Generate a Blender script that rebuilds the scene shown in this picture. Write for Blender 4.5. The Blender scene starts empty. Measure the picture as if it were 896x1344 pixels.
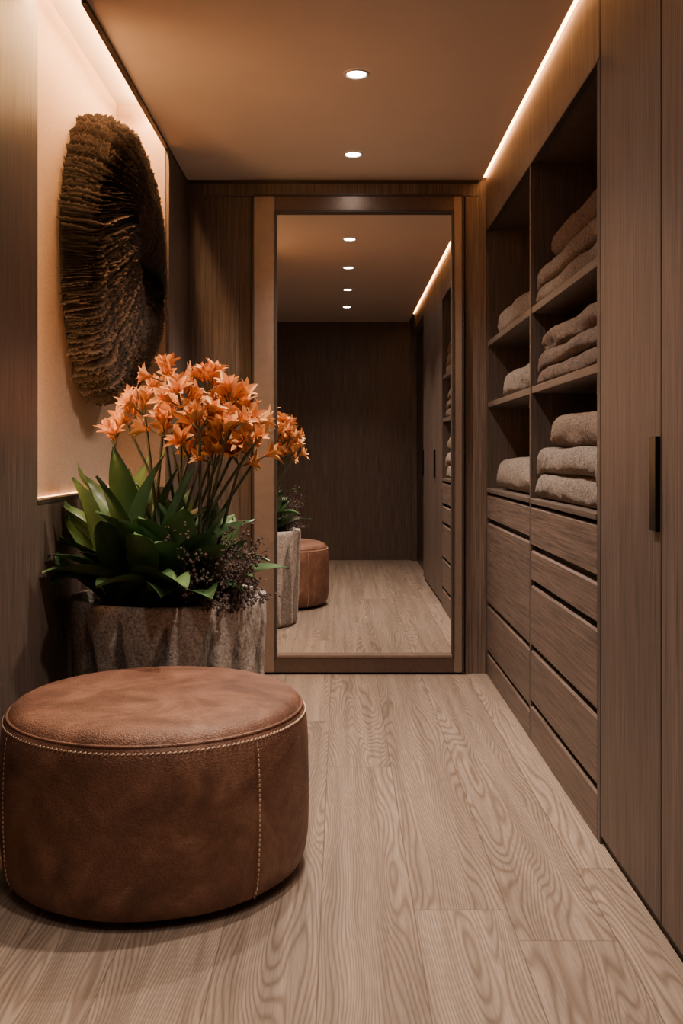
import bpy, bmesh, math, random
from mathutils import Vector, Matrix, noise
random.seed(7)
scene = bpy.context.scene
COL = scene.collection

# ------------------------------------------------------------------ helpers
def link(o, parent=None):
    COL.objects.link(o)
    if parent: o.parent = parent
    return o
def empty(name, loc=(0,0,0)):
    e = bpy.data.objects.new(name, None); e.empty_display_size = .1
    return link(e)
def mesh_obj(name, verts, faces, mat=None, parent=None, smooth=False):
    me = bpy.data.meshes.new(name)
    me.from_pydata([tuple(v) for v in verts], [], faces); me.update()
    if mat: me.materials.append(mat)
    if smooth:
        for p in me.polygons: p.use_smooth = True
    return link(bpy.data.objects.new(name, me), parent)
def box(name, x0,x1,y0,y1,z0,z1, mat, parent=None, bevel=0.0):
    v=[(x0,y0,z0),(x1,y0,z0),(x1,y1,z0),(x0,y1,z0),(x0,y0,z1),(x1,y0,z1),(x1,y1,z1),(x0,y1,z1)]
    f=[(0,3,2,1),(4,5,6,7),(0,1,5,4),(1,2,6,5),(2,3,7,6),(3,0,4,7)]
    o=mesh_obj(name,v,f,mat,parent)
    if bevel:
        m=o.modifiers.new('bevel','BEVEL'); m.width=bevel; m.segments=2
    return o
def lathe(name, prof, cx, cy, mat, parent=None, n=96, rfun=None):
    verts=[];faces=[]
    for i,(r,z) in enumerate(prof):
        for k in range(n):
            a=2*math.pi*k/n
            rr=r if rfun is None else rfun(r,z,a)
            verts.append((cx+rr*math.cos(a),cy+rr*math.sin(a),z))
    for i in range(len(prof)-1):
        for k in range(n):
            k2=(k+1)%n
            faces.append((i*n+k,i*n+k2,(i+1)*n+k2,(i+1)*n+k))
    return mesh_obj(name,verts,faces,mat,parent,True)
def set_rnd(o,vals):
    at=o.data.attributes.new('rnd','FLOAT','POINT')
    at.data.foreach_set('value',vals)

class NT:
    def __init__(s,name):
        s.m=bpy.data.materials.new(name); s.m.use_nodes=True
        s.t=s.m.node_tree; s.b=s.t.nodes['Principled BSDF']
        s.tc=s.t.nodes.new('ShaderNodeTexCoord')
    def n(s,typ,**kw):
        x=s.t.nodes.new(typ)
        for k,v in kw.items(): setattr(x,k,v)
        return x
    def l(s,a,b): s.t.links.new(a,b)
    def mapping(s,scale=(1,1,1),loc=(0,0,0),src=None):
        m=s.n('ShaderNodeMapping'); m.inputs['Scale'].default_value=scale; m.inputs['Location'].default_value=loc
        s.l(src or s.tc.outputs['Object'],m.inputs['Vector']); return m.outputs[0]
    def noise(s,vec,scale=5,detail=4,rough=.5,dist=0):
        x=s.n('ShaderNodeTexNoise'); x.inputs['Scale'].default_value=scale; x.inputs['Detail'].default_value=detail
        x.inputs['Roughness'].default_value=rough; x.inputs['Distortion'].default_value=dist
        s.l(vec,x.inputs['Vector']); return x.outputs['Fac']
    def ramp(s,fac,stops):
        r=s.n('ShaderNodeValToRGB'); e=r.color_ramp.elements
        while len(e)<len(stops): e.new(.5)
        for i,(p,c) in enumerate(stops):
            e[i].position=p; e[i].color=(c[0],c[1],c[2],1) if not isinstance(c,(int,float)) else (c,c,c,1)
        s.l(fac,r.inputs[0]); return r.outputs[0]
    def math(s,op,a,b=None,c=None):
        m=s.n('ShaderNodeMath',operation=op)
        for i,v in enumerate((a,b,c)):
            if v is None: continue
            if isinstance(v,(int,float)): m.inputs[i].default_value=v
            else: s.l(v,m.inputs[i])
        return m.outputs[0]
    def mix(s,fac,a,b,blend='MIX'):
        m=s.n('ShaderNodeMix',data_type='RGBA',blend_type=blend)
        for idx,v in ((0,fac),(6,a),(7,b)):
            if isinstance(v,(int,float)): m.inputs[idx].default_value=v
            elif isinstance(v,tuple): m.inputs[idx].default_value=(v[0],v[1],v[2],1)
            else: s.l(v,m.inputs[idx])
        return m.outputs[2]
    def bump(s,h,strength=.2,dist=.01):
        b=s.n('ShaderNodeBump'); b.inputs['Strength'].default_value=strength; b.inputs['Distance'].default_value=dist
        s.l(h,b.inputs['Height']); s.l(b.outputs[0],s.b.inputs['Normal'])
    def base(s,c):
        if isinstance(c,tuple): s.b.inputs['Base Color'].default_value=(c[0],c[1],c[2],1)
        else: s.l(c,s.b.inputs['Base Color'])
    def rough(s,v):
        if isinstance(v,(int,float)): s.b.inputs['Roughness'].default_value=v
        else: s.l(v,s.b.inputs['Roughness'])

def wood(name,c1,c2,axis='Z',rough=.5,fine=150):
    w=NT(name)
    sc={'Z':(1,1,.022),'Y':(1,.022,1),'X':(.022,1,1)}[axis]
    v=w.mapping(sc)
    f=w.noise(v,fine,5,.7,.0)
    g=w.noise(v,18,3,.5,.4)
    c=w.ramp(f,[(.34,c1),(.66,c2)])
    c=w.mix(.45,c,w.ramp(g,[(.3,.6),(.7,1.0)]),'MULTIPLY')
    w.base(c); w.rough(rough); w.bump(f,.4,.003)
    return w.m
def plain(name,c,rough=.5,metal=0.0,nscale=40,namp=.12):
    w=NT(name); f=w.noise(w.tc.outputs['Object'],nscale,4,.6)
    d=tuple(x*(1-namp) for x in c); e=tuple(min(1,x*(1+namp)) for x in c)
    w.base(w.ramp(f,[(.3,d),(.7,e)])); w.rough(rough); w.b.inputs['Metallic'].default_value=metal
    return w.m
def emit(name,c,s):
    w=NT(name); w.base((0,0,0)); w.b.inputs['Emission Color'].default_value=(c[0],c[1],c[2],1)
    w.b.inputs['Emission Strength'].default_value=s; return w.m

# ------------------------------------------------------------------ materials
M_wood  = wood('smoked_oak_vertical',(.053,.037,.030),(.175,.127,.105),'Z')
M_woodL = wood('smoked_oak_light',(.068,.048,.039),(.215,.156,.128),'Z')
M_woodH = wood('smoked_oak_horizontal',(.064,.045,.037),(.21,.152,.125),'Y')
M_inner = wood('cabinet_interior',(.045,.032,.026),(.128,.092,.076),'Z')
M_shelf = wood('shelf_wood',(.06,.045,.038),(.14,.105,.088),'Y')
M_dark  = plain('dark_shadow_gap',(.010,.008,.007),.6)
M_black = plain('black_metal',(.012,.011,.011),.35,.6)
M_bronze= plain('bronze_frame',(.25,.185,.15),.42,.5,25,.08)
M_bronzeD= plain('dark_bronze',(.12,.085,.07),.33,.6)
M_ceil  = plain('ceiling_paint',(.56,.47,.415),.75,0,3,.03)
M_trim  = plain('trim_dark',(.035,.025,.021),.5)
M_black_door = plain('black_door',(.012,.010,.009),.3)

w=NT('niche_plaster'); f=w.noise(w.tc.outputs['Object'],230,6,.75)
w.base(w.ramp(f,[(.34,(.32,.22,.15)),(.66,(.54,.39,.285))])); w.rough(.85); w.bump(f,.5,.003); M_niche=w.m

w=NT('mirror_glass'); w.base((.93,.91,.89)); w.b.inputs['Metallic'].default_value=1; w.rough(.0); M_mirror=w.m

# floor: limed oak planks running along Y
w=NT('limed_oak_floor')
sep=w.n('ShaderNodeSeparateXYZ'); w.l(w.tc.outputs['Object'],sep.inputs[0])
PW=.235
xs=w.math('DIVIDE',w.math('ADD',sep.outputs[0],.05+PW*20),PW)
idx=w.math('FLOOR',xs); fx=w.math('FRACT',xs)
rnd=w.n('ShaderNodeTexWhiteNoise',noise_dimensions='1D'); w.l(idx,rnd.inputs['W'])
ys=w.math('DIVIDE',w.math('ADD',sep.outputs[1],w.math('MULTIPLY',rnd.outputs['Value'],3.6)),3.6)
idy=w.math('FLOOR',ys); fy=w.math('FRACT',ys)
pid=w.math('ADD',w.math('MULTIPLY',idx,7.31),w.math('MULTIPLY',idy,3.77))
rn2=w.n('ShaderNodeTexWhiteNoise',noise_dimensions='1D'); w.l(pid,rn2.inputs['W'])
cmb=w.n('ShaderNodeCombineXYZ')
w.l(sep.outputs[0],cmb.inputs[0]); w.l(w.math('MULTIPLY',sep.outputs[1],.12),cmb.inputs[1]); w.l(w.math('MULTIPLY',pid,1.7),cmb.inputs[2])
big=w.noise(cmb.outputs[0],4.8,2.2,.42,.05)
# mostly straight growth lines, pulled into cathedrals where the noise is steep
phase=w.math('ADD',w.math('MULTIPLY',sep.outputs[0],520.0),w.math('MULTIPLY',big,270.0))
rings=w.math('SINE',phase)
rings=w.math('POWER',w.math('ADD',w.math('MULTIPLY',rings,.5),.5),2.4)
cm2=w.n('ShaderNodeCombineXYZ')
w.l(sep.outputs[0],cm2.inputs[0]); w.l(w.math('MULTIPLY',sep.outputs[1],.03),cm2.inputs[1]); w.l(pid,cm2.inputs[2])
fine=w.noise(cm2.outputs[0],230,4,.7,.0)
mid_=w.noise(cm2.outputs[0],26,3,.55,.0)
knot=w.noise(cmb.outputs[0],2.0,2,.5)
brk=w.ramp(fine,[(.36,.35),(.54,1.0)])
c=w.mix(w.math('MULTIPLY',rings,w.math('MULTIPLY',brk,.80)),(.535,.42,.335),(.24,.172,.127))
c=w.mix(.7,c,w.ramp(fine,[(.36,.58),(.58,1.0)]),'MULTIPLY')
c=w.mix(.75,c,w.ramp(mid_,[(.3,.55),(.65,1.0)]),'MULTIPLY')
c=w.mix(.6,c,w.ramp(rn2.outputs['Value'],[(0,.70),(1,1.0)]),'MULTIPLY')
c=w.mix(.4,c,w.ramp(knot,[(.3,.7),(.6,1.0)]),'MULTIPLY')
ex=w.math('MINIMUM',fx,w.math('SUBTRACT',1.0,fx)); ey=w.math('MINIMUM',fy,w.math('SUBTRACT',1.0,fy))
gx=w.math('LESS_THAN',ex,.007); gy=w.math('LESS_THAN',ey,.0004)
gap=w.math('MAXIMUM',gx,gy)
c=w.mix(w.math('MULTIPLY',gap,.7),c,(.11,.078,.06))
w.base(c); w.rough(.30)
w.bump(w.math('SUBTRACT',w.math('SUBTRACT',w.math('MULTIPLY',fine,.6),w.math('MULTIPLY',rings,.3)),gap),.25,.003)
M_floor=w.m

# leather
w=NT('brown_leather'); o=w.tc.outputs['Object']
a=w.noise(o,5,6,.65,.8); b=w.noise(o,26,5,.6); d_=w.noise(o,70,5,.7,.8)
c=w.ramp(a,[(.30,(.105,.044,.027)),(.5,(.200,.090,.055)),(.70,(.34,.175,.115))])
c=w.mix(.55,c,w.ramp(b,[(.3,.5),(.7,1.0)]),'MULTIPLY')
c=w.mix(.3,c,w.ramp(d_,[(.4,.6),(.55,1.0)]),'MULTIPLY')
w.base(c); w.rough(w.ramp(a,[(.3,.60),(.7,.48)])); w.b.inputs['Specular IOR Level'].default_value=.42
vo=w.n('ShaderNodeTexVoronoi'); vo.inputs['Scale'].default_value=220; w.l(o,vo.inputs['Vector'])
w.bump(w.math('ADD',w.math('ADD',vo.outputs['Distance'],w.math('MULTIPLY',d_,.8)),w.math('MULTIPLY',b,1.5)),.4,.004); M_leather=w.m
M_stitch=plain('stitch_thread',(.72,.53,.38),.7)

# stone pot
w=NT('rough_stone'); o=w.tc.outputs['Object']
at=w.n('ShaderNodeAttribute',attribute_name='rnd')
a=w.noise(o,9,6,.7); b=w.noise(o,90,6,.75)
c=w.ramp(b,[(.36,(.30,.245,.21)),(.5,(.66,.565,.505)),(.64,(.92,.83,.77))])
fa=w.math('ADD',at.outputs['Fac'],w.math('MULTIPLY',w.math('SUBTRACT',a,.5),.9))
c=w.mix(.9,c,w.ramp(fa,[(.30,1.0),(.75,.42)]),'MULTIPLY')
w.base(c); w.rough(.9); w.bump(w.math('ADD',b,a),1.0,.02); M_stone=w.m
M_soil=plain('soil',(.03,.02,.014),.95,0,60,.5)

# plant
w=NT('leaf_green'); o=w.tc.outputs['Object']
at=w.n('ShaderNodeAttribute',attribute_name='rnd')
a=w.noise(o,18,3,.5)
c=w.mix(at.outputs['Fac'],(.028,.082,.034),(.155,.27,.105))
c=w.mix(.5,c,w.ramp(a,[(.3,.5),(.7,1.0)]),'MULTIPLY')
w.base(c); w.rough(.30); M_leaf=w.m
w=NT('petal_orange'); o=w.tc.outputs['Object']
at=w.n('ShaderNodeAttribute',attribute_name='rnd')
c=w.mix(at.outputs['Fac'],(.56,.18,.045),(.90,.48,.18))
w.base(c); w.rough(.6); w.b.inputs['Subsurface Weight'].default_value=.12; w.b.inputs['Subsurface Radius'].default_value=(.02,.008,.003)
M_petal=w.m
M_stem=plain('stem_green',(.07,.07,.04),.5)
M_twig=plain('dried_filler',(.08,.055,.05),.8,0,80,.5)

# sculpture
w=NT('carved_dark_wood'); o=w.tc.outputs['Object']
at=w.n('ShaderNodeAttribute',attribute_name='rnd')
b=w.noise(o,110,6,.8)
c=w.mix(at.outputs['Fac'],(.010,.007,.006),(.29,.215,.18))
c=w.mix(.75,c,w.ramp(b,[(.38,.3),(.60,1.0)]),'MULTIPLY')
w.base(c); w.rough(.42); w.bump(b,1.0,.012); M_sculp=w.m

def terry(name,c):
    c=tuple(x*.80 for x in c)
    w=NT(name); o=w.tc.outputs['Object']
    vo=w.n('ShaderNodeTexVoronoi'); vo.inputs['Scale'].default_value=150; w.l(o,vo.inputs['Vector'])
    a=w.noise(o,170,4,.7); b=w.noise(o,30,4,.6)
    d=tuple(x*.45 for x in c)
    hh=w.math('SUBTRACT',w.math('ADD',w.math('MULTIPLY',a,.8),w.math('MULTIPLY',b,.2)),w.math('MULTIPLY',vo.outputs['Distance'],.10))
    cc=w.ramp(hh,[(.36,d),(.52,c)])
    w.base(cc); w.rough(1.0)
    w.bump(hh,1.0,.024); return w.m
T_mocha=terry('towel_mocha',(.37,.255,.19)); T_tan=terry('towel_tan',(.47,.345,.265))
T_grey=terry('towel_greige',(.54,.45,.385)); T_dark=terry('towel_dark',(.32,.225,.175))
T_light=terry('towel_light',(.58,.48,.405))

# ------------------------------------------------------------------ room shell
XL=-1.0; XR=.765; YF=5.15; YB=-.4; H=2.6
box('floor',-1.3,1.45,YB-.1,YF+.15,-.05,0,M_floor)
box('ceiling',-.81,.744,YB-.1,YF+.15,H,H+.03,M_ceil)
box('ceiling_soffit',-1.3,-.8101,YB-.1,3.10,H,H+.03,M_ceil)
box('ceiling_cove',-1.3,1.45,YB-.1,YF+.15,2.80,2.84,M_ceil)
box('wall_far',-1.3,1.45,YF,YF+.12,0,2.80,M_wood)
box('wall_back',-1.3,1.45,YB-.12,YB,0,2.80,M_wood)
box('wall_right',1.25,1.40,YB,YF,0,2.80,M_inner)
wl=empty('wall_left')
box('outer',-1.30,-1.075,YB,YF,0,2.80,M_inner,wl)
box('near_panel',-1.0749,XL,YB,3.22,0,2.80,M_wood,wl)
box('lower_panel',-1.0749,XL,3.2201,4.60,0,.985,M_wood,wl)
box('lower_cap',-1.0749,XL+.002,3.2201,4.60,.985,1.0,M_trim,wl)
box('niche_panel',-1.0749,-1.055,3.2201,4.60,1.0,2.80,M_niche,wl)
box('end_pilaster',-1.0749,-.81,4.6001,YF,0,2.80,M_woodL,wl)
box('niche_return',-1.0548,-.826,4.590,4.60,1.0,2.80,M_niche,wl)
for i,y in enumerate((.6,1.5,2.4)):
    box('seam_%d'%i,XL,XL+.001,y,y+.005,0,2.6,M_dark,wl)
box('trim_ceiling_left',-.826,-.808,3.10,YF,H-.014,H+.03,M_trim)
box('trim_ceiling_far',-.81,.73,YF-.006,YF,H-.02,H,M_trim)
box('trim_far_header',-.81,.73,YF-.012,YF-.001,2.515,2.578,M_wood)
box('panel_far_right',.655,.764,YF-.02,YF,0,2.51,M_woodL)
box('trim_1',-.475,-.468,YF-.004,YF,0,2.51,M_dark)

# ------------------------------------------------------------------ mirror
mi=empty('full_length_mirror')
mx0,mx1,mz0,mz1=-.455,.635,.012,2.505
ix0,ix1,iz0,iz1=-.345,.592,.092,2.43
yb=YF-.001; yf=YF-.05
box('frame_left',mx0,ix0,yf,yb,mz0,mz1,M_bronze,mi,.003)
box('frame_right',ix1,mx1,yf,yb,mz0,mz1,M_bronze,mi,.003)
box('frame_top',ix0,ix1,yf,yb,iz1,mz1,M_bronzeD,mi,.003)
box('frame_bottom',ix0,ix1,yf,yb,mz0,iz0,M_bronzeD,mi,.003)
for nm,a in {'lip_l':(ix0,ix0+.01,iz0,iz1),'lip_r':(ix1-.01,ix1,iz0,iz1),'lip_t':(ix0+.01,ix1-.01,iz1-.01,iz1),'lip_b':(ix0+.01,ix1-.01,iz0,iz0+.01),
             'edge_l':(mx0-.008,mx0,mz0,mz1),'edge_r':(mx1,mx1+.008,mz0,mz1),'edge_t':(mx0,mx1,mz1,mz1+.008)}.items():
    box(nm,a[0],a[1],yf-.006,yb,a[2],a[3],M_trim if nm!='lip_b' else M_bronze,mi)
mesh_obj('mirror_pane',[(ix0,YF-.02,iz0),(ix1,YF-.02,iz0),(ix1,YF-.02,iz1),(ix0,YF-.02,iz1)],[(0,1,2,3)],M_mirror,mi)

# ------------------------------------------------------------------ wardrobe (right)
wa=empty('built_in_wardrobe')
F=XR; FT=.022
Y0,YM,Y1=2.90,3.94,5.128
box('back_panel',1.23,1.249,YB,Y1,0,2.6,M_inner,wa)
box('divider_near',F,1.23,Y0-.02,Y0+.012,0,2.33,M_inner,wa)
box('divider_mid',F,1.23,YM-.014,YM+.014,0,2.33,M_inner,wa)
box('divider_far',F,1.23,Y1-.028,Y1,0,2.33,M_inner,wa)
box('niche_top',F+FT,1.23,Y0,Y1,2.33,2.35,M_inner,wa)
box('fascia_top',F,F+FT,Y0-.015,Y1,2.325,2.72,M_woodL,wa)
box('fascia_lip',F-.002,F+FT,Y0-.015,Y1,2.318,2.3249,M_trim,wa)
for i,z in enumerate((1.745,1.425)):
    for j,(a,b) in enumerate(((Y0+.012,YM-.014),(YM+.014,Y1-.028))):
        box('shelf_%d_%d'%(i,j),F+.004,1.23,a,b,z-.028,z,M_shelf,wa,.002)
for j,(a,b) in enumerate(((Y0+.012,YM-.014),(YM+.014,Y1-.028))):
    box('counter_%d'%j,F-.004,1.23,a,b,.955,.975,M_shelf,wa,.002)
box('drawer_void',F+.03,1.22,Y0,Y1,.0,.94,M_dark,wa)
def drawers(tag,a,b,bounds):
    for i in range(len(bounds)-1):
        zt,zb=bounds[i],bounds[i+1]
        x0=F;x1=F+.024
        t=zt-.024; bt=zb+.002
        v=[(x0,a,bt),(x1,a,bt),(x1,a,t+.0),(x0+.008,a,t),(x0,a,t-.006),
           (x0,b,bt),(x1,b,bt),(x1,b,t),(x0+.008,b,t),(x0,b,t-.006)]
        f=[(0,1,2,3,4),(9,8,7,6,5),(0,5,6,1),(1,6,7,2),(2,7,8,3),(3,8,9,4),(4,9,5,0)]
        mesh_obj('drawer_%s_%d'%(tag,i),v,f,M_woodH,wa)
drawers('near',Y0+.014,YM-.016,[.965,.79,.65,.39,.165,.0])
drawers('far',YM+.016,Y1-.03,[.965,.82,.385,.135,.0])
edges=[2.878,2.33,1.78,1.23]
for i in range(3):
    box('tall_door_%d'%i,F,F+FT,edges[i+1]+.004,edges[i]-.004,.03,2.72,M_woodL if i else M_wood,wa,.0015)
box('carcass_dark',F+.026,1.2,1.22,2.87,0,2.6,M_dark,wa)
box('plinth',F+.012,F+.025,1.23,2.88,0,.03,M_dark,wa)
box('door_handle_1',F-.012,F+.001,2.336,2.385,.965,1.195,M_black,wa,.002)
box('door_handle_2',F-.012,F+.001,1.236,1.285,.965,1.195,M_black,wa,.002)
box('door_1',F+.06,F+.10,YB,1.22,0,2.45,M_black_door)
box('door_header',F,F+.1,YB,1.229,2.45,2.72,M_wood,wa)
box('door_jamb',F,F+.1,YB,YB+.08,0,2.45,M_wood,wa)

# ------------------------------------------------------------------ lights
M_led=emit('led_warm',(1.0,.40,.12),32)
box('led_strip_right',.7485,.762,.2,5.12,2.608,2.612,M_led)
box('led_channel',.7442,.7648,.0,5.14,2.6145,2.63,M_trim)
box('led_strip_left',-.89,-.862,3.16,4.58,2.735,2.745,emit('led_cove',(1.0,.53,.22),230))
box('led_strip_niche_side',-1.052,-1.012,3.2203,3.2253,1.03,2.6,emit('led_niche',(1.0,.51,.20),60))
box('led_strip_niche_bottom',-1.052,-1.044,3.24,4.58,1.0005,1.003,emit('led_niche2',(1.0,.45,.17),10))

M_lens=emit('downlight_lens',(1.0,.88,.76),90)
M_dtrim=plain('downlight_trim',(.6,.52,.47),.4)
for y,en in ((3.71,185),(4.70,138),(2.71,142),(1.71,80),(.71,70)):
    x=.06
    dn=empty('recessed_downlight')
    n=32
    prof=[(.050,H-.0005),(.048,H-.005),(.040,H-.006),(.035,H-.001)]
    lathe('trim_ring',prof,x,y,M_dtrim,dn,n)
    vs=[(x+.035*math.cos(2*math.pi*k/n),y+.035*math.sin(2*math.pi*k/n),H-.0015) for k in range(n)]
    mesh_obj('lens',vs,[tuple(reversed(range(n)))],M_lens,dn)
    L=bpy.data.lights.new('spot','SPOT'); L.energy=en; L.color=(1.0,.805,.65); L.spot_size=math.radians(104); L.spot_blend=1.0; L.shadow_soft_size=.035
    lo=bpy.data.objects.new('downlight_lamp',L); lo.location=(x,y,H-.03); link(lo,dn)
W=bpy.data.worlds.new('world'); scene.world=W; W.use_nodes=True
W.node_tree.nodes['Background'].inputs[0].default_value=(.05,.035,.028,1)

# ------------------------------------------------------------------ ottoman
OX,OY,R=-.514,2.745,.423
ot=empty('leather_ottoman')
prof=[(0.0,.014),(.33,.014),(.385,.018),(.405,.03),(.415,.055),(.421,.10),(.4245,.18),(.425,.27),(.423,.35),(.418,.41),(.410,.438),(.404,.446),(.4015,.4475),
      (.400,.450),(.396,.457),(.387,.467),(.372,.475),(.345,.481),(.28,.486),(.15,.489),(.05,.490),(0.0,.490)]
def rf(r,z,a):
    if r<.05: return r
    return r+.0035*noise.noise(Vector((math.cos(a)*2.2,math.sin(a)*2.2,z*5)))
lathe('leather_body',prof,OX,OY,M_leather,ot,160,rf)
lathe('base_disc',[(0,.0),(.34,.0),(.34,.0145),(0,.0145)],OX,OY,M_black,ot,64)
def tube_ring(name,r,z,t,mat,parent,n=160):
    v=[];f=[]
    for k in range(n):
        a=2*math.pi*k/n
        for j in range(8):
            b=2*math.pi*j/8
            rr=r+t*math.cos(b); v.append((OX+rr*math.cos(a),OY+rr*math.sin(a),z+t*math.sin(b)))
    for k in range(n):
        for j in range(8):
            f.append((k*8+j,((k+1)%n)*8+j,((k+1)%n)*8+(j+1)%8,k*8+(j+1)%8))
    return mesh_obj(name,v,f,mat,parent,True)
tube_ring('top_piping',.4035,.4475,.0042,M_leather,ot)
sv=[];sf=[]
def stitch(p,t,nrm,ln=.0085,wd=.0017,hh=.0018):
    t=t.normalized(); nrm=nrm.normalized(); s=t.cross(nrm)
    b=len(sv)
    for a in (-1,1):
        for c_,e in ((-1,0),(1,0),(.6,1),(-.6,1)):
            sv.append(p+t*a*ln/2*(1 if e==0 else .7)+s*c_*wd+nrm*e*hh)
    for q in ((0,1,2,3),(7,6,5,4),(0,4,5,1),(1,5,6,2),(2,6,7,3),(3,7,4,0)): sf.append(tuple(b+i for i in q))
ns=190
for k in range(ns):
    a=2*math.pi*k/ns
    er=Vector((math.cos(a),math.sin(a),0)); et=Vector((-math.sin(a),math.cos(a),0))
    stitch(Vector((OX,OY,.4335))+er*.4135, et+Vector((0,0,.35)), er*.9+Vector((0,0,.4)),.010,.0019,.0022)
def body_r(z):
    for (r0,z0),(r1,z1) in zip(prof[1:],prof[2:]):
        if z0<=z<=z1: return r0+(r1-r0)*(z-z0)/(z1-z0+1e-9)
    return .42
seamv=[];seamf=[]
for az in (46,-57,138,-148):
    a=math.radians(az)-math.pi/2
    er=Vector((math.cos(a),math.sin(a),0)); et=Vector((-math.sin(a),math.cos(a),0))
    z=.03
    while z<.425:
        stitch(Vector((OX,OY,z))+er*(body_r(z)+.0005)+et*.006,Vector((0,0,1)),er,.0085,.0016,.0022)
        z+=.0125
    b=len(seamv)
    zz=[.022+.42*i/30 for i in range(31)]
    for z in zz:
        r=body_r(z)
        for q,dr in ((-.0022,0.0),(0,.003),(.0022,0.0)): seamv.append(Vector((OX,OY,z))+er*(r+dr)+et*q)
    for i in range(30):
        for j in range(2): seamf.append((b+i*3+j,b+i*3+j+1,b+i*3+j+4,b+i*3+j+3))
mesh_obj('stitching',sv,sf,M_stitch,ot)
mesh_obj('seam_ridges',seamv,seamf,M_leather,ot,True)

# ------------------------------------------------------------------ potted plant
PX,PY,PR,PH=-.628,3.585,.355,.64
pl=empty('potted_flowering_plant')
NW=15
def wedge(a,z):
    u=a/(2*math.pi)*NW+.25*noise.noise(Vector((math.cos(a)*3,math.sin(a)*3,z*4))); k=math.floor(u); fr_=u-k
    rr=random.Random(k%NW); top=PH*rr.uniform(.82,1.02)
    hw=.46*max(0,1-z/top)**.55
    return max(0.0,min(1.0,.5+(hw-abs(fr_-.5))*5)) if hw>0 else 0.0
def pf(r,z,a):
    if r<.31: return r
    return r-.012*wedge(a,z)+.006*noise.noise(Vector((math.cos(a)*9,math.sin(a)*9,z*12)))
pp=[(0,0),(.30,0),(.332,.012)]+[(.336+.019*i/40,.03+(PH-.06)*i/40) for i in range(41)]+[(PR,PH-.012),(PR-.004,PH),(PR-.03,PH),(PR-.036,PH-.01),(.305,PH-.06)]
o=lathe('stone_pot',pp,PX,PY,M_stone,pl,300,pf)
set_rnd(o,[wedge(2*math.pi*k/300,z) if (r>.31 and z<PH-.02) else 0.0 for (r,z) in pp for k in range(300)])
lathe('soil',[(0,PH-.035),(.15,PH-.037),(.312,PH-.045)],PX,PY,M_soil,pl,64)

lv=[];lf=[];lr=[]
def leaf(base,az,length,width,lift,droop,tw=0):
    n=18;m=6
    d=Vector((math.cos(az),math.sin(az),0)); s0=Vector((-math.sin(az),math.cos(az),0))
    p=Vector(base); el=lift
    b=len(lv); col=random.random()
    for i in range(n+1):
        t=i/n
        dirv=d*math.cos(el)+Vector((0,0,math.sin(el)))
        up=(-d*math.sin(el)+Vector((0,0,math.cos(el))))
        if i: p=p+dirv*(length/n)
        prof_=(.45+.55*min(1,t/.45)**1.2) * (max(0,1-max(0,(t-.55)/.45)**2.0))
        wv=width*prof_
        s=(s0*math.cos(tw*t)+up*math.sin(tw*t))
        for j in range(m+1):
            u=j/m*2-1
            q=p+s*u*wv*.5+up*(abs(u)**1.4)*wv*.17+up*.005*math.sin(9*t+u*3+col*6)
            if q.x<XL+.012: q.x=XL+.012+ (q.x-XL)*0.02
            lv.append(q); lr.append(min(1,max(0,col*.7+.3*(1-abs(u))*t)))
        el-=droop/n*(0.4+1.6*t)
    for i in range(n):
        for j in range(m):
            a0=b+i*(m+1)+j; lf.append((a0,a0+1,a0+m+2,a0+m+1))
def P3(px,py,Y):
    return Vector(((px-447)/1280*Y,Y,1.15-(py-597)/1280*Y))
random.seed(21)
centers=[(-.12,-.02),(.0,.06),(.06,-.08),(-.20,.08),(-.05,-.15),(.12,.08),(-.16,-.14)]
for ci,(cx,cy) in enumerate(centers):
    nl=9
    for k in range(nl):
        az=2*math.pi*k/nl+random.uniform(-.3,.3)+ci
        ring=k%3
        L=random.uniform(.42,.58)*(1.06 if ring==0 else .86)*(1.0 if cx<-.04 else .82)
        if cx>.04 and math.cos(az)>.3: L*=.82
        lift=[1.36,1.12,.78][ring]+random.uniform(-.12,.12)
        droop=[.25,.6,.85][ring]*random.uniform(.8,1.2)
        leaf((PX+cx+.02*math.cos(az),PY+cy+.02*math.sin(az),PH-.03),az,L,random.uniform(.098,.132),lift,droop,random.uniform(-.5,.5))
for az,L,lf_,dr in ((-1.9,.42,.55,.6),(-1.45,.40,.5,.65),(-1.1,.40,.42,.55),(-.75,.34,.45,.5),(-.35,.28,.6,.5),(-2.4,.46,.6,.6),(-2.8,.46,.8,.5),
        (-1.65,.46,1.1,.6),(-1.25,.44,1.2,.5),(-2.1,.46,1.15,.6),(3.1,.5,.9,.3),(2.9,.56,1.1,.2),(-2.95,.52,1.0,.4),(-1.5,.44,.95,.7),(-1.0,.42,1.0,.6),(-.9,.40,.8,.4),(-1.75,.50,.9,.4)):
    leaf((PX+.08*math.cos(az),PY+.1*math.sin(az),PH-.02),az,L,.14,lf_,dr,random.uniform(-.3,.3))
o=mesh_obj('leaves',lv,lf,M_leaf,pl,True); set_rnd(o,lr)

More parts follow.
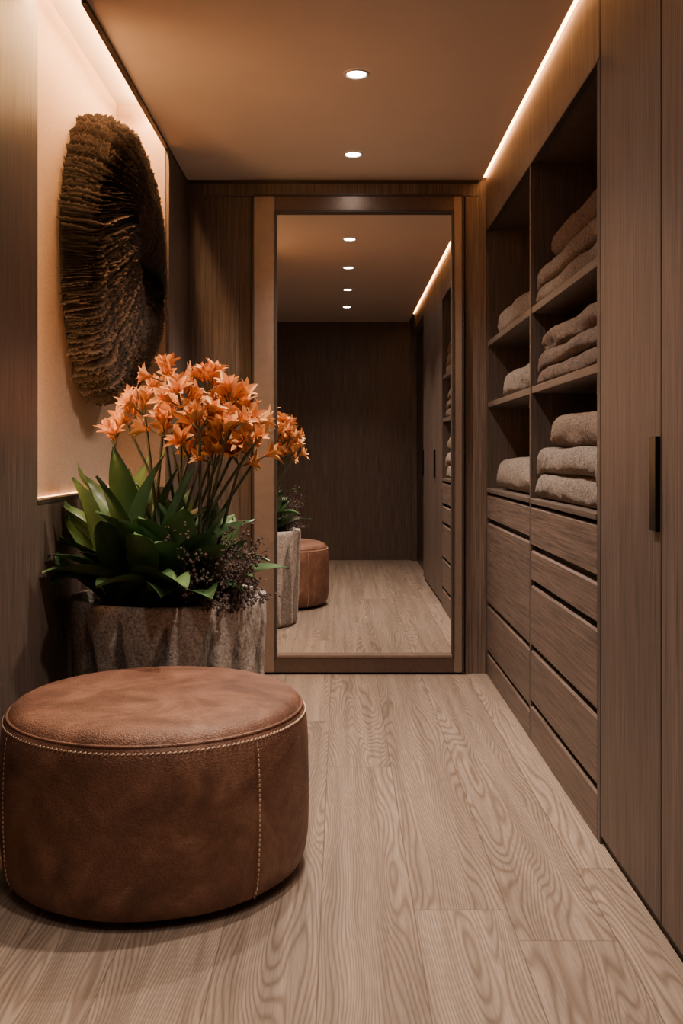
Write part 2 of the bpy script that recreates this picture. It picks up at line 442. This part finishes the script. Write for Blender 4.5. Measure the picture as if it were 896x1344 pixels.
tv=[];tf=[]
def tube(p0,p1,p2,r0,r1,n=10,m=6):
    b=len(tv)
    for i in range(n+1):
        t=i/n
        p=p0*(1-t)**2+p1*2*t*(1-t)+p2*t*t
        d=((p1-p0)*(1-t)+(p2-p1)*t).normalized()
        s=d.cross(Vector((0,1,0.01))).normalized(); u=s.cross(d); r=r0+(r1-r0)*t
        for j in range(m):
            a=2*math.pi*j/m; tv.append(p+s*r*math.cos(a)+u*r*math.sin(a))
    for i in range(n):
        for j in range(m): tf.append((b+i*m+j,b+i*m+(j+1)%m,b+(i+1)*m+(j+1)%m,b+(i+1)*m+j))
fv=[];ff=[];fr=[]
def flower(c,d,size,openr):
    d=d.normalized(); s=d.cross(Vector((.3,.2,1))).normalized(); u=s.cross(d)
    for ring,(cnt,op,sc) in enumerate(((6,openr,1.0),(4,openr*.5,.85))):
        off=random.random()*6
        for k in range(cnt):
            a=2*math.pi*k/cnt+off+random.uniform(-.15,.15)
            rad=s*math.cos(a)+u*math.sin(a); tan=d.cross(rad).normalized()
            L=size*sc*random.uniform(.85,1.12); wd=L*.38; n=7;m=4
            b=len(fv); col=random.random(); p=c.copy(); ang=op*.45
            for i in range(n+1):
                t=i/n
                dv=d*math.cos(ang)+rad*math.sin(ang); nr=-d*math.sin(ang)+rad*math.cos(ang)
                if i: p=p+dv*L/n
                wv=wd*(math.sin(math.pi*(t*.86+.12)))**.9 if t<1 else .001
                for j in range(m+1):
                    q=(j/m*2-1)
                    pt=p+tan*q*wv*.5-nr*(q*q)*wv*.22
                    if pt.x<XL+.02: pt.x=XL+.02
                    fv.append(pt); fr.append(min(1,max(0,.10+.6*t+.45*(col-.35)+.15*abs(q))))
                ang+=op*1.0/n
            for i in range(n):
                for j in range(m):
                    a0=b+i*(m+1)+j; ff.append((a0,a0+1,a0+m+2,a0+m+1))
random.seed(5)
umbels=[(150,570,3.50,3),(168,544,3.62,3),(220,484,3.60,4),(190,528,3.52,4),(238,516,3.45,6),(272,498,3.60,6),(262,546,3.42,7),(302,516,3.55,6),
        (324,542,3.60,5),(294,568,3.42,6),(332,568,3.50,5),(216,554,3.50,5),(248,582,3.50,5),(314,594,3.55,5),(280,534,3.70,5),(212,512,3.7,4),
        (280,592,3.5,5),(334,588,3.6,3),(302,548,3.5,5)]
for (px,py,Y,cnt) in umbels:
    c=P3(px,py,Y)
    base=Vector((PX+random.uniform(-.1,.16),PY+random.uniform(-.1,.06),PH-.04))
    ctr=c-Vector((0,0,.05))
    mid=Vector((base.x*.45+ctr.x*.55,base.y*.5+ctr.y*.5,base.z+.62*(ctr.z-base.z)))
    tube(base,mid,ctr,.007,.005)
    for k in range(cnt):
        a=2*math.pi*k/cnt+random.random(); e=random.uniform(.1,1.3)
        d=Vector((math.cos(a)*math.cos(e),math.sin(a)*math.cos(e),math.sin(e)+.15)).normalized()
        fc=ctr+d*random.uniform(.03,.065)
        tube(ctr,ctr*.5+fc*.5+Vector((0,0,-.004)),fc,.003,.003,3,5)
        flower(fc,d,random.uniform(.064,.084),random.uniform(.55,.95))
    for k in range(2):
        d=Vector((random.uniform(-.5,.5),random.uniform(-.5,.2),1)).normalized()
        flower(ctr+d*.055,d,.055,.25)
o=mesh_obj('blossoms',fv,ff,M_petal,pl,True); set_rnd(o,fr)
mesh_obj('flower_stems',tv,tf,M_stem,pl,True)
kv=[];kf=[]
random.seed(9)
def blob(p,r):
    b=len(kv)
    for d in ((1,0,0),(-1,0,0),(0,1,0),(0,-1,0),(0,0,1.3),(0,0,-1.3)): kv.append(p+Vector(d)*r*random.uniform(.7,1.3))
    for q in ((0,2,4),(2,1,4),(1,3,4),(3,0,4),(2,0,5),(1,2,5),(3,1,5),(0,3,5)): kf.append(tuple(b+i for i in q))
tv=[];tf=[]
for k in range(80):
    az=random.uniform(-2.3,.7); L=random.uniform(.06,.26) if k%3 else random.uniform(.2,.33)
    base=Vector((PX+.18+random.uniform(-.09,.09),PY-.18+random.uniform(-.08,.08),PH-.03))
    tip=base+Vector((math.cos(az)*L*.5,math.sin(az)*L*.5,L*random.uniform(.1,1.1)))
    mid=(base+tip)/2+Vector((0,0,.04))
    tube(base,mid,tip,.0022,.0012,5,4)
    for j in range(22):
        t=random.uniform(.25,1.05)
        p=base*(1-t)**2+mid*2*t*(1-t)+tip*t*t+Vector([random.gauss(0,.012) for _ in range(3)])
        blob(p,random.uniform(.003,.0075))
mesh_obj('filler_buds',kv,kf,M_twig,pl); mesh_obj('filler_twigs',tv,tf,M_twig,pl)

# ------------------------------------------------------------------ wall sculpture
# a dome of overlapping ragged gills swirling out of an off-centre eye, wrapping over the thick rim to the wall
SY,SZ,RY,RZ=4.065,1.955,.430,.560
cy,cz=.09,-.01
random.seed(31)
ws=empty('wall_sculpture')
def outline(th):
    dx,dz=math.cos(th),math.sin(th)
    A=dx*dx/RY**2+dz*dz/RZ**2; B=2*(cy*dx/RY**2+cz*dz/RZ**2); C=cy*cy/RY**2+cz*cz/RZ**2-1
    return (-B+math.sqrt(B*B-4*A*C))/(2*A)
def height(t,y,th):
    h=.055+.15*math.sin(math.pi*min(1,t*.93+.03))**.8*(1-.12*t)+.05*t
    h+=.10*(y+.1)+.016*math.sin(th+5*t+1.0)*t
    return max(.04,h)
XS=XL-.052
def spt(th,s,dh=0):
    Rb=outline(th)
    roll=max(0,s-.86)/.39
    a=min(1,roll)*math.pi/2
    r=Rb*(min(s,.86)+.14*math.sin(a))
    y=cy+r*math.cos(th); z=cz+r*math.sin(th)
    h=height(min(s,.86)/.86*.93,y,th)
    n_=Vector((1,0,0))
    if roll>0:
        h=h*max(0,math.cos(a))**.8
        n_=Vector((math.cos(a),math.sin(a)*math.cos(th),math.sin(a)*math.sin(th)))
    return Vector((XS+h,SY+y,SZ+z))+n_*dh
NA,NR=240,70
bv=[];bf=[]
for i in range(NR+1):
    for k in range(NA): bv.append(spt(2*math.pi*k/NA,1.25*i/NR,-.012))
for i in range(NR):
    for k in range(NA):
        k2=(k+1)%NA; bf.append((i*NA+k,i*NA+k2,(i+1)*NA+k2,(i+1)*NA+k))
for p in bv:
    if p.x<XL-.054: p.x=XL-.054
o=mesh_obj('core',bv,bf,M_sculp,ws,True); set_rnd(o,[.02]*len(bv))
gv=[];gf=[];gr=[]
NG=330
for g in range(NG):
    th0=2*math.pi*(g+random.uniform(-.35,.35))/NG
    t0=0.02 if g%4==0 else (.14 if g%4==1 else .34)
    t1=random.uniform(1.23,1.25)
    n=int(190*(1-t0)); b=len(gv)
    lean=random.uniform(.2,.7); hgt=random.uniform(.5,1.35); wob=random.uniform(0,50); tone=random.uniform(.35,1.15)
    for i in range(n+1):
        t=t0+(t1-t0)*i/n
        th=th0-1.5*(1-min(1,t))**1.6+.03*noise.noise(Vector((wob,t*5,0)))
        jag=noise.noise(Vector((wob*3,t*34,1.3)))
        jag2=random.uniform(-1,1)
        saw=((t*24+wob)%1.0)
        e=min(1,(t-t0)*14+.15)
        hh=(.022+.009*jag+.0055*jag2+.007*saw)*hgt*e*(.55+.6*min(1,t))
        dth=(.009+.006*saw+.005*jag)*lean/(max(.25,t))*.9
        p0=spt(th,t,-.014); p1=spt(th+dth*.45,t,hh*.6); p2=spt(th+dth,t,hh)
        gv+= [p0,p1,p2]
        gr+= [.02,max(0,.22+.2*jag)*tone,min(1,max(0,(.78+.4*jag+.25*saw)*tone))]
    for i in range(n):
        for j in range(2):
            a0=b+i*3+j; gf.append((a0,a0+1,a0+4,a0+3))
for p in gv:
    if p.x<XL-.054: p.x=XL-.054
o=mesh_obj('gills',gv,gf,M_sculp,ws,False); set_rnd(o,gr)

# ------------------------------------------------------------------ towels
def towel(name,x0,x1,y0,y1,z0,h,mat,parent,seed,folds=2):
    V=[];Fc=[]
    lay=h/folds; cx=(x0+x1)/2; wx=(x1-x0)/2
    M=28; ny=120
    prof=[]
    for f_ in range(folds):
        for k in range(M//2+1):
            a=-math.pi/2+math.pi*k/(M//2)
            rr=lay*.5
            prof.append((-wx+rr*.9-rr*.9*abs(math.cos(a))**.75, z0+lay*(f_+.5)+rr*math.sin(a)*.985))
    top=[(-wx+lay*.45+(2*wx-lay*.9)*k/14, z0+h) for k in range(1,14)]
    back=[]
    for f_ in reversed(range(folds)):
        for k in range(M//2+1):
            a=math.pi/2-math.pi*k/(M//2); rr=lay*.5
            back.append((wx-rr*.9+rr*.9*abs(math.cos(a))**.75, z0+lay*(f_+.5)+rr*math.sin(a)*.985))
    bot=[(wx-lay*.45-(2*wx-lay*.9)*k/14, z0) for k in range(1,14)]
    prof=prof+top+back+bot; m=len(prof)
    for j in range(ny+1):
        s=j/ny; y=y0+(y1-y0)*s
        q_=max(0,abs(s-.5)*2-.92)/.08
        endr=math.sqrt(max(0,1-.6*q_*q_))
        sag=noise.noise(Vector((y*3,seed*3.3,0)))*.014+noise.noise(Vector((y*13,seed*5.3,2)))*.003
        for (u,z) in prof:
            rel=(z-z0)/h
            side=-1 if u<-wx*.7 else (1 if u>wx*.7 else 0)
            q=noise.noise(Vector((seed*7,y*4,rel*2.0)))*.014+noise.noise(Vector((u*30+seed*3,y*24,z*40)))*.004+noise.noise(Vector((u*110+seed*3,y*100,z*110)))*.003+random.uniform(-.001,.001)
            P=Vector((cx+u+side*q, y, z0+(z-z0)*(endr)+sag*rel+(.004*noise.noise(Vector((u*20,y*20,seed))) if rel>.9 else 0)))
            if P.z<z0+.0005: P.z=z0+.0005
            V.append(P)
    for j in range(ny):
        for k in range(m):
            k2=(k+1)%m; Fc.append((j*m+k,j*m+k2,(j+1)*m+k2,(j+1)*m+k))
    Fc.append(tuple(range(m))[::-1]); Fc.append(tuple(ny*m+k for k in range(m)))
    return mesh_obj(name,V,Fc,mat,parent,True)
s1=empty('folded_towel_stack')
towel('towel_lower',.786,1.13,2.98,3.91,1.746,.150,T_tan,s1,1,2)
towel('towel_upper',.800,1.12,2.96,3.70,1.896,.110,T_mocha,s1,2,1)
s2=empty('folded_towel_stack')
towel('towel_lower',.786,1.13,2.98,3.91,1.426,.130,T_dark,s2,3,2)
towel('towel_upper',.797,1.12,3.00,3.86,1.556,.085,T_mocha,s2,4,1)
s3=empty('folded_towel_stack')
towel('towel_lower',.784,1.13,2.98,3.91,.976,.20,T_grey,s3,5,2)
towel('towel_upper',.797,1.12,2.96,3.70,1.176,.125,T_tan,s3,6,1)
s4=empty('folded_towel'); towel('towel',.788,1.1,3.99,4.88,1.746,.125,T_light,s4,7,1)
s5=empty('folded_towel'); towel('towel',.792,1.1,3.99,4.74,1.426,.125,T_light,s5,8,1)
s6=empty('folded_towel'); towel('towel',.788,1.1,3.99,4.95,.976,.155,T_light,s6,9,1)
lathe('cosmetic_bottle',[(0,.9755),(.03,.9755),(.034,.982),(.034,1.22),(.03,1.24),(.012,1.25),(.012,1.27),(.02,1.272),(.02,1.295),(0,1.295)],1.16,4.30,M_black,None,32)

# ------------------------------------------------------------------ camera
cam=bpy.data.cameras.new('camera'); co=bpy.data.objects.new('camera',cam); link(co)
co.location=(0,0,1.15); co.rotation_euler=(math.radians(90),0,0)
cam.sensor_fit='VERTICAL'; cam.sensor_height=36; cam.lens=36*1280/1344
cam.shift_y=-(672-597)/1344; cam.shift_x=(448-447)/1344
cam.clip_start=.02
scene.camera=co
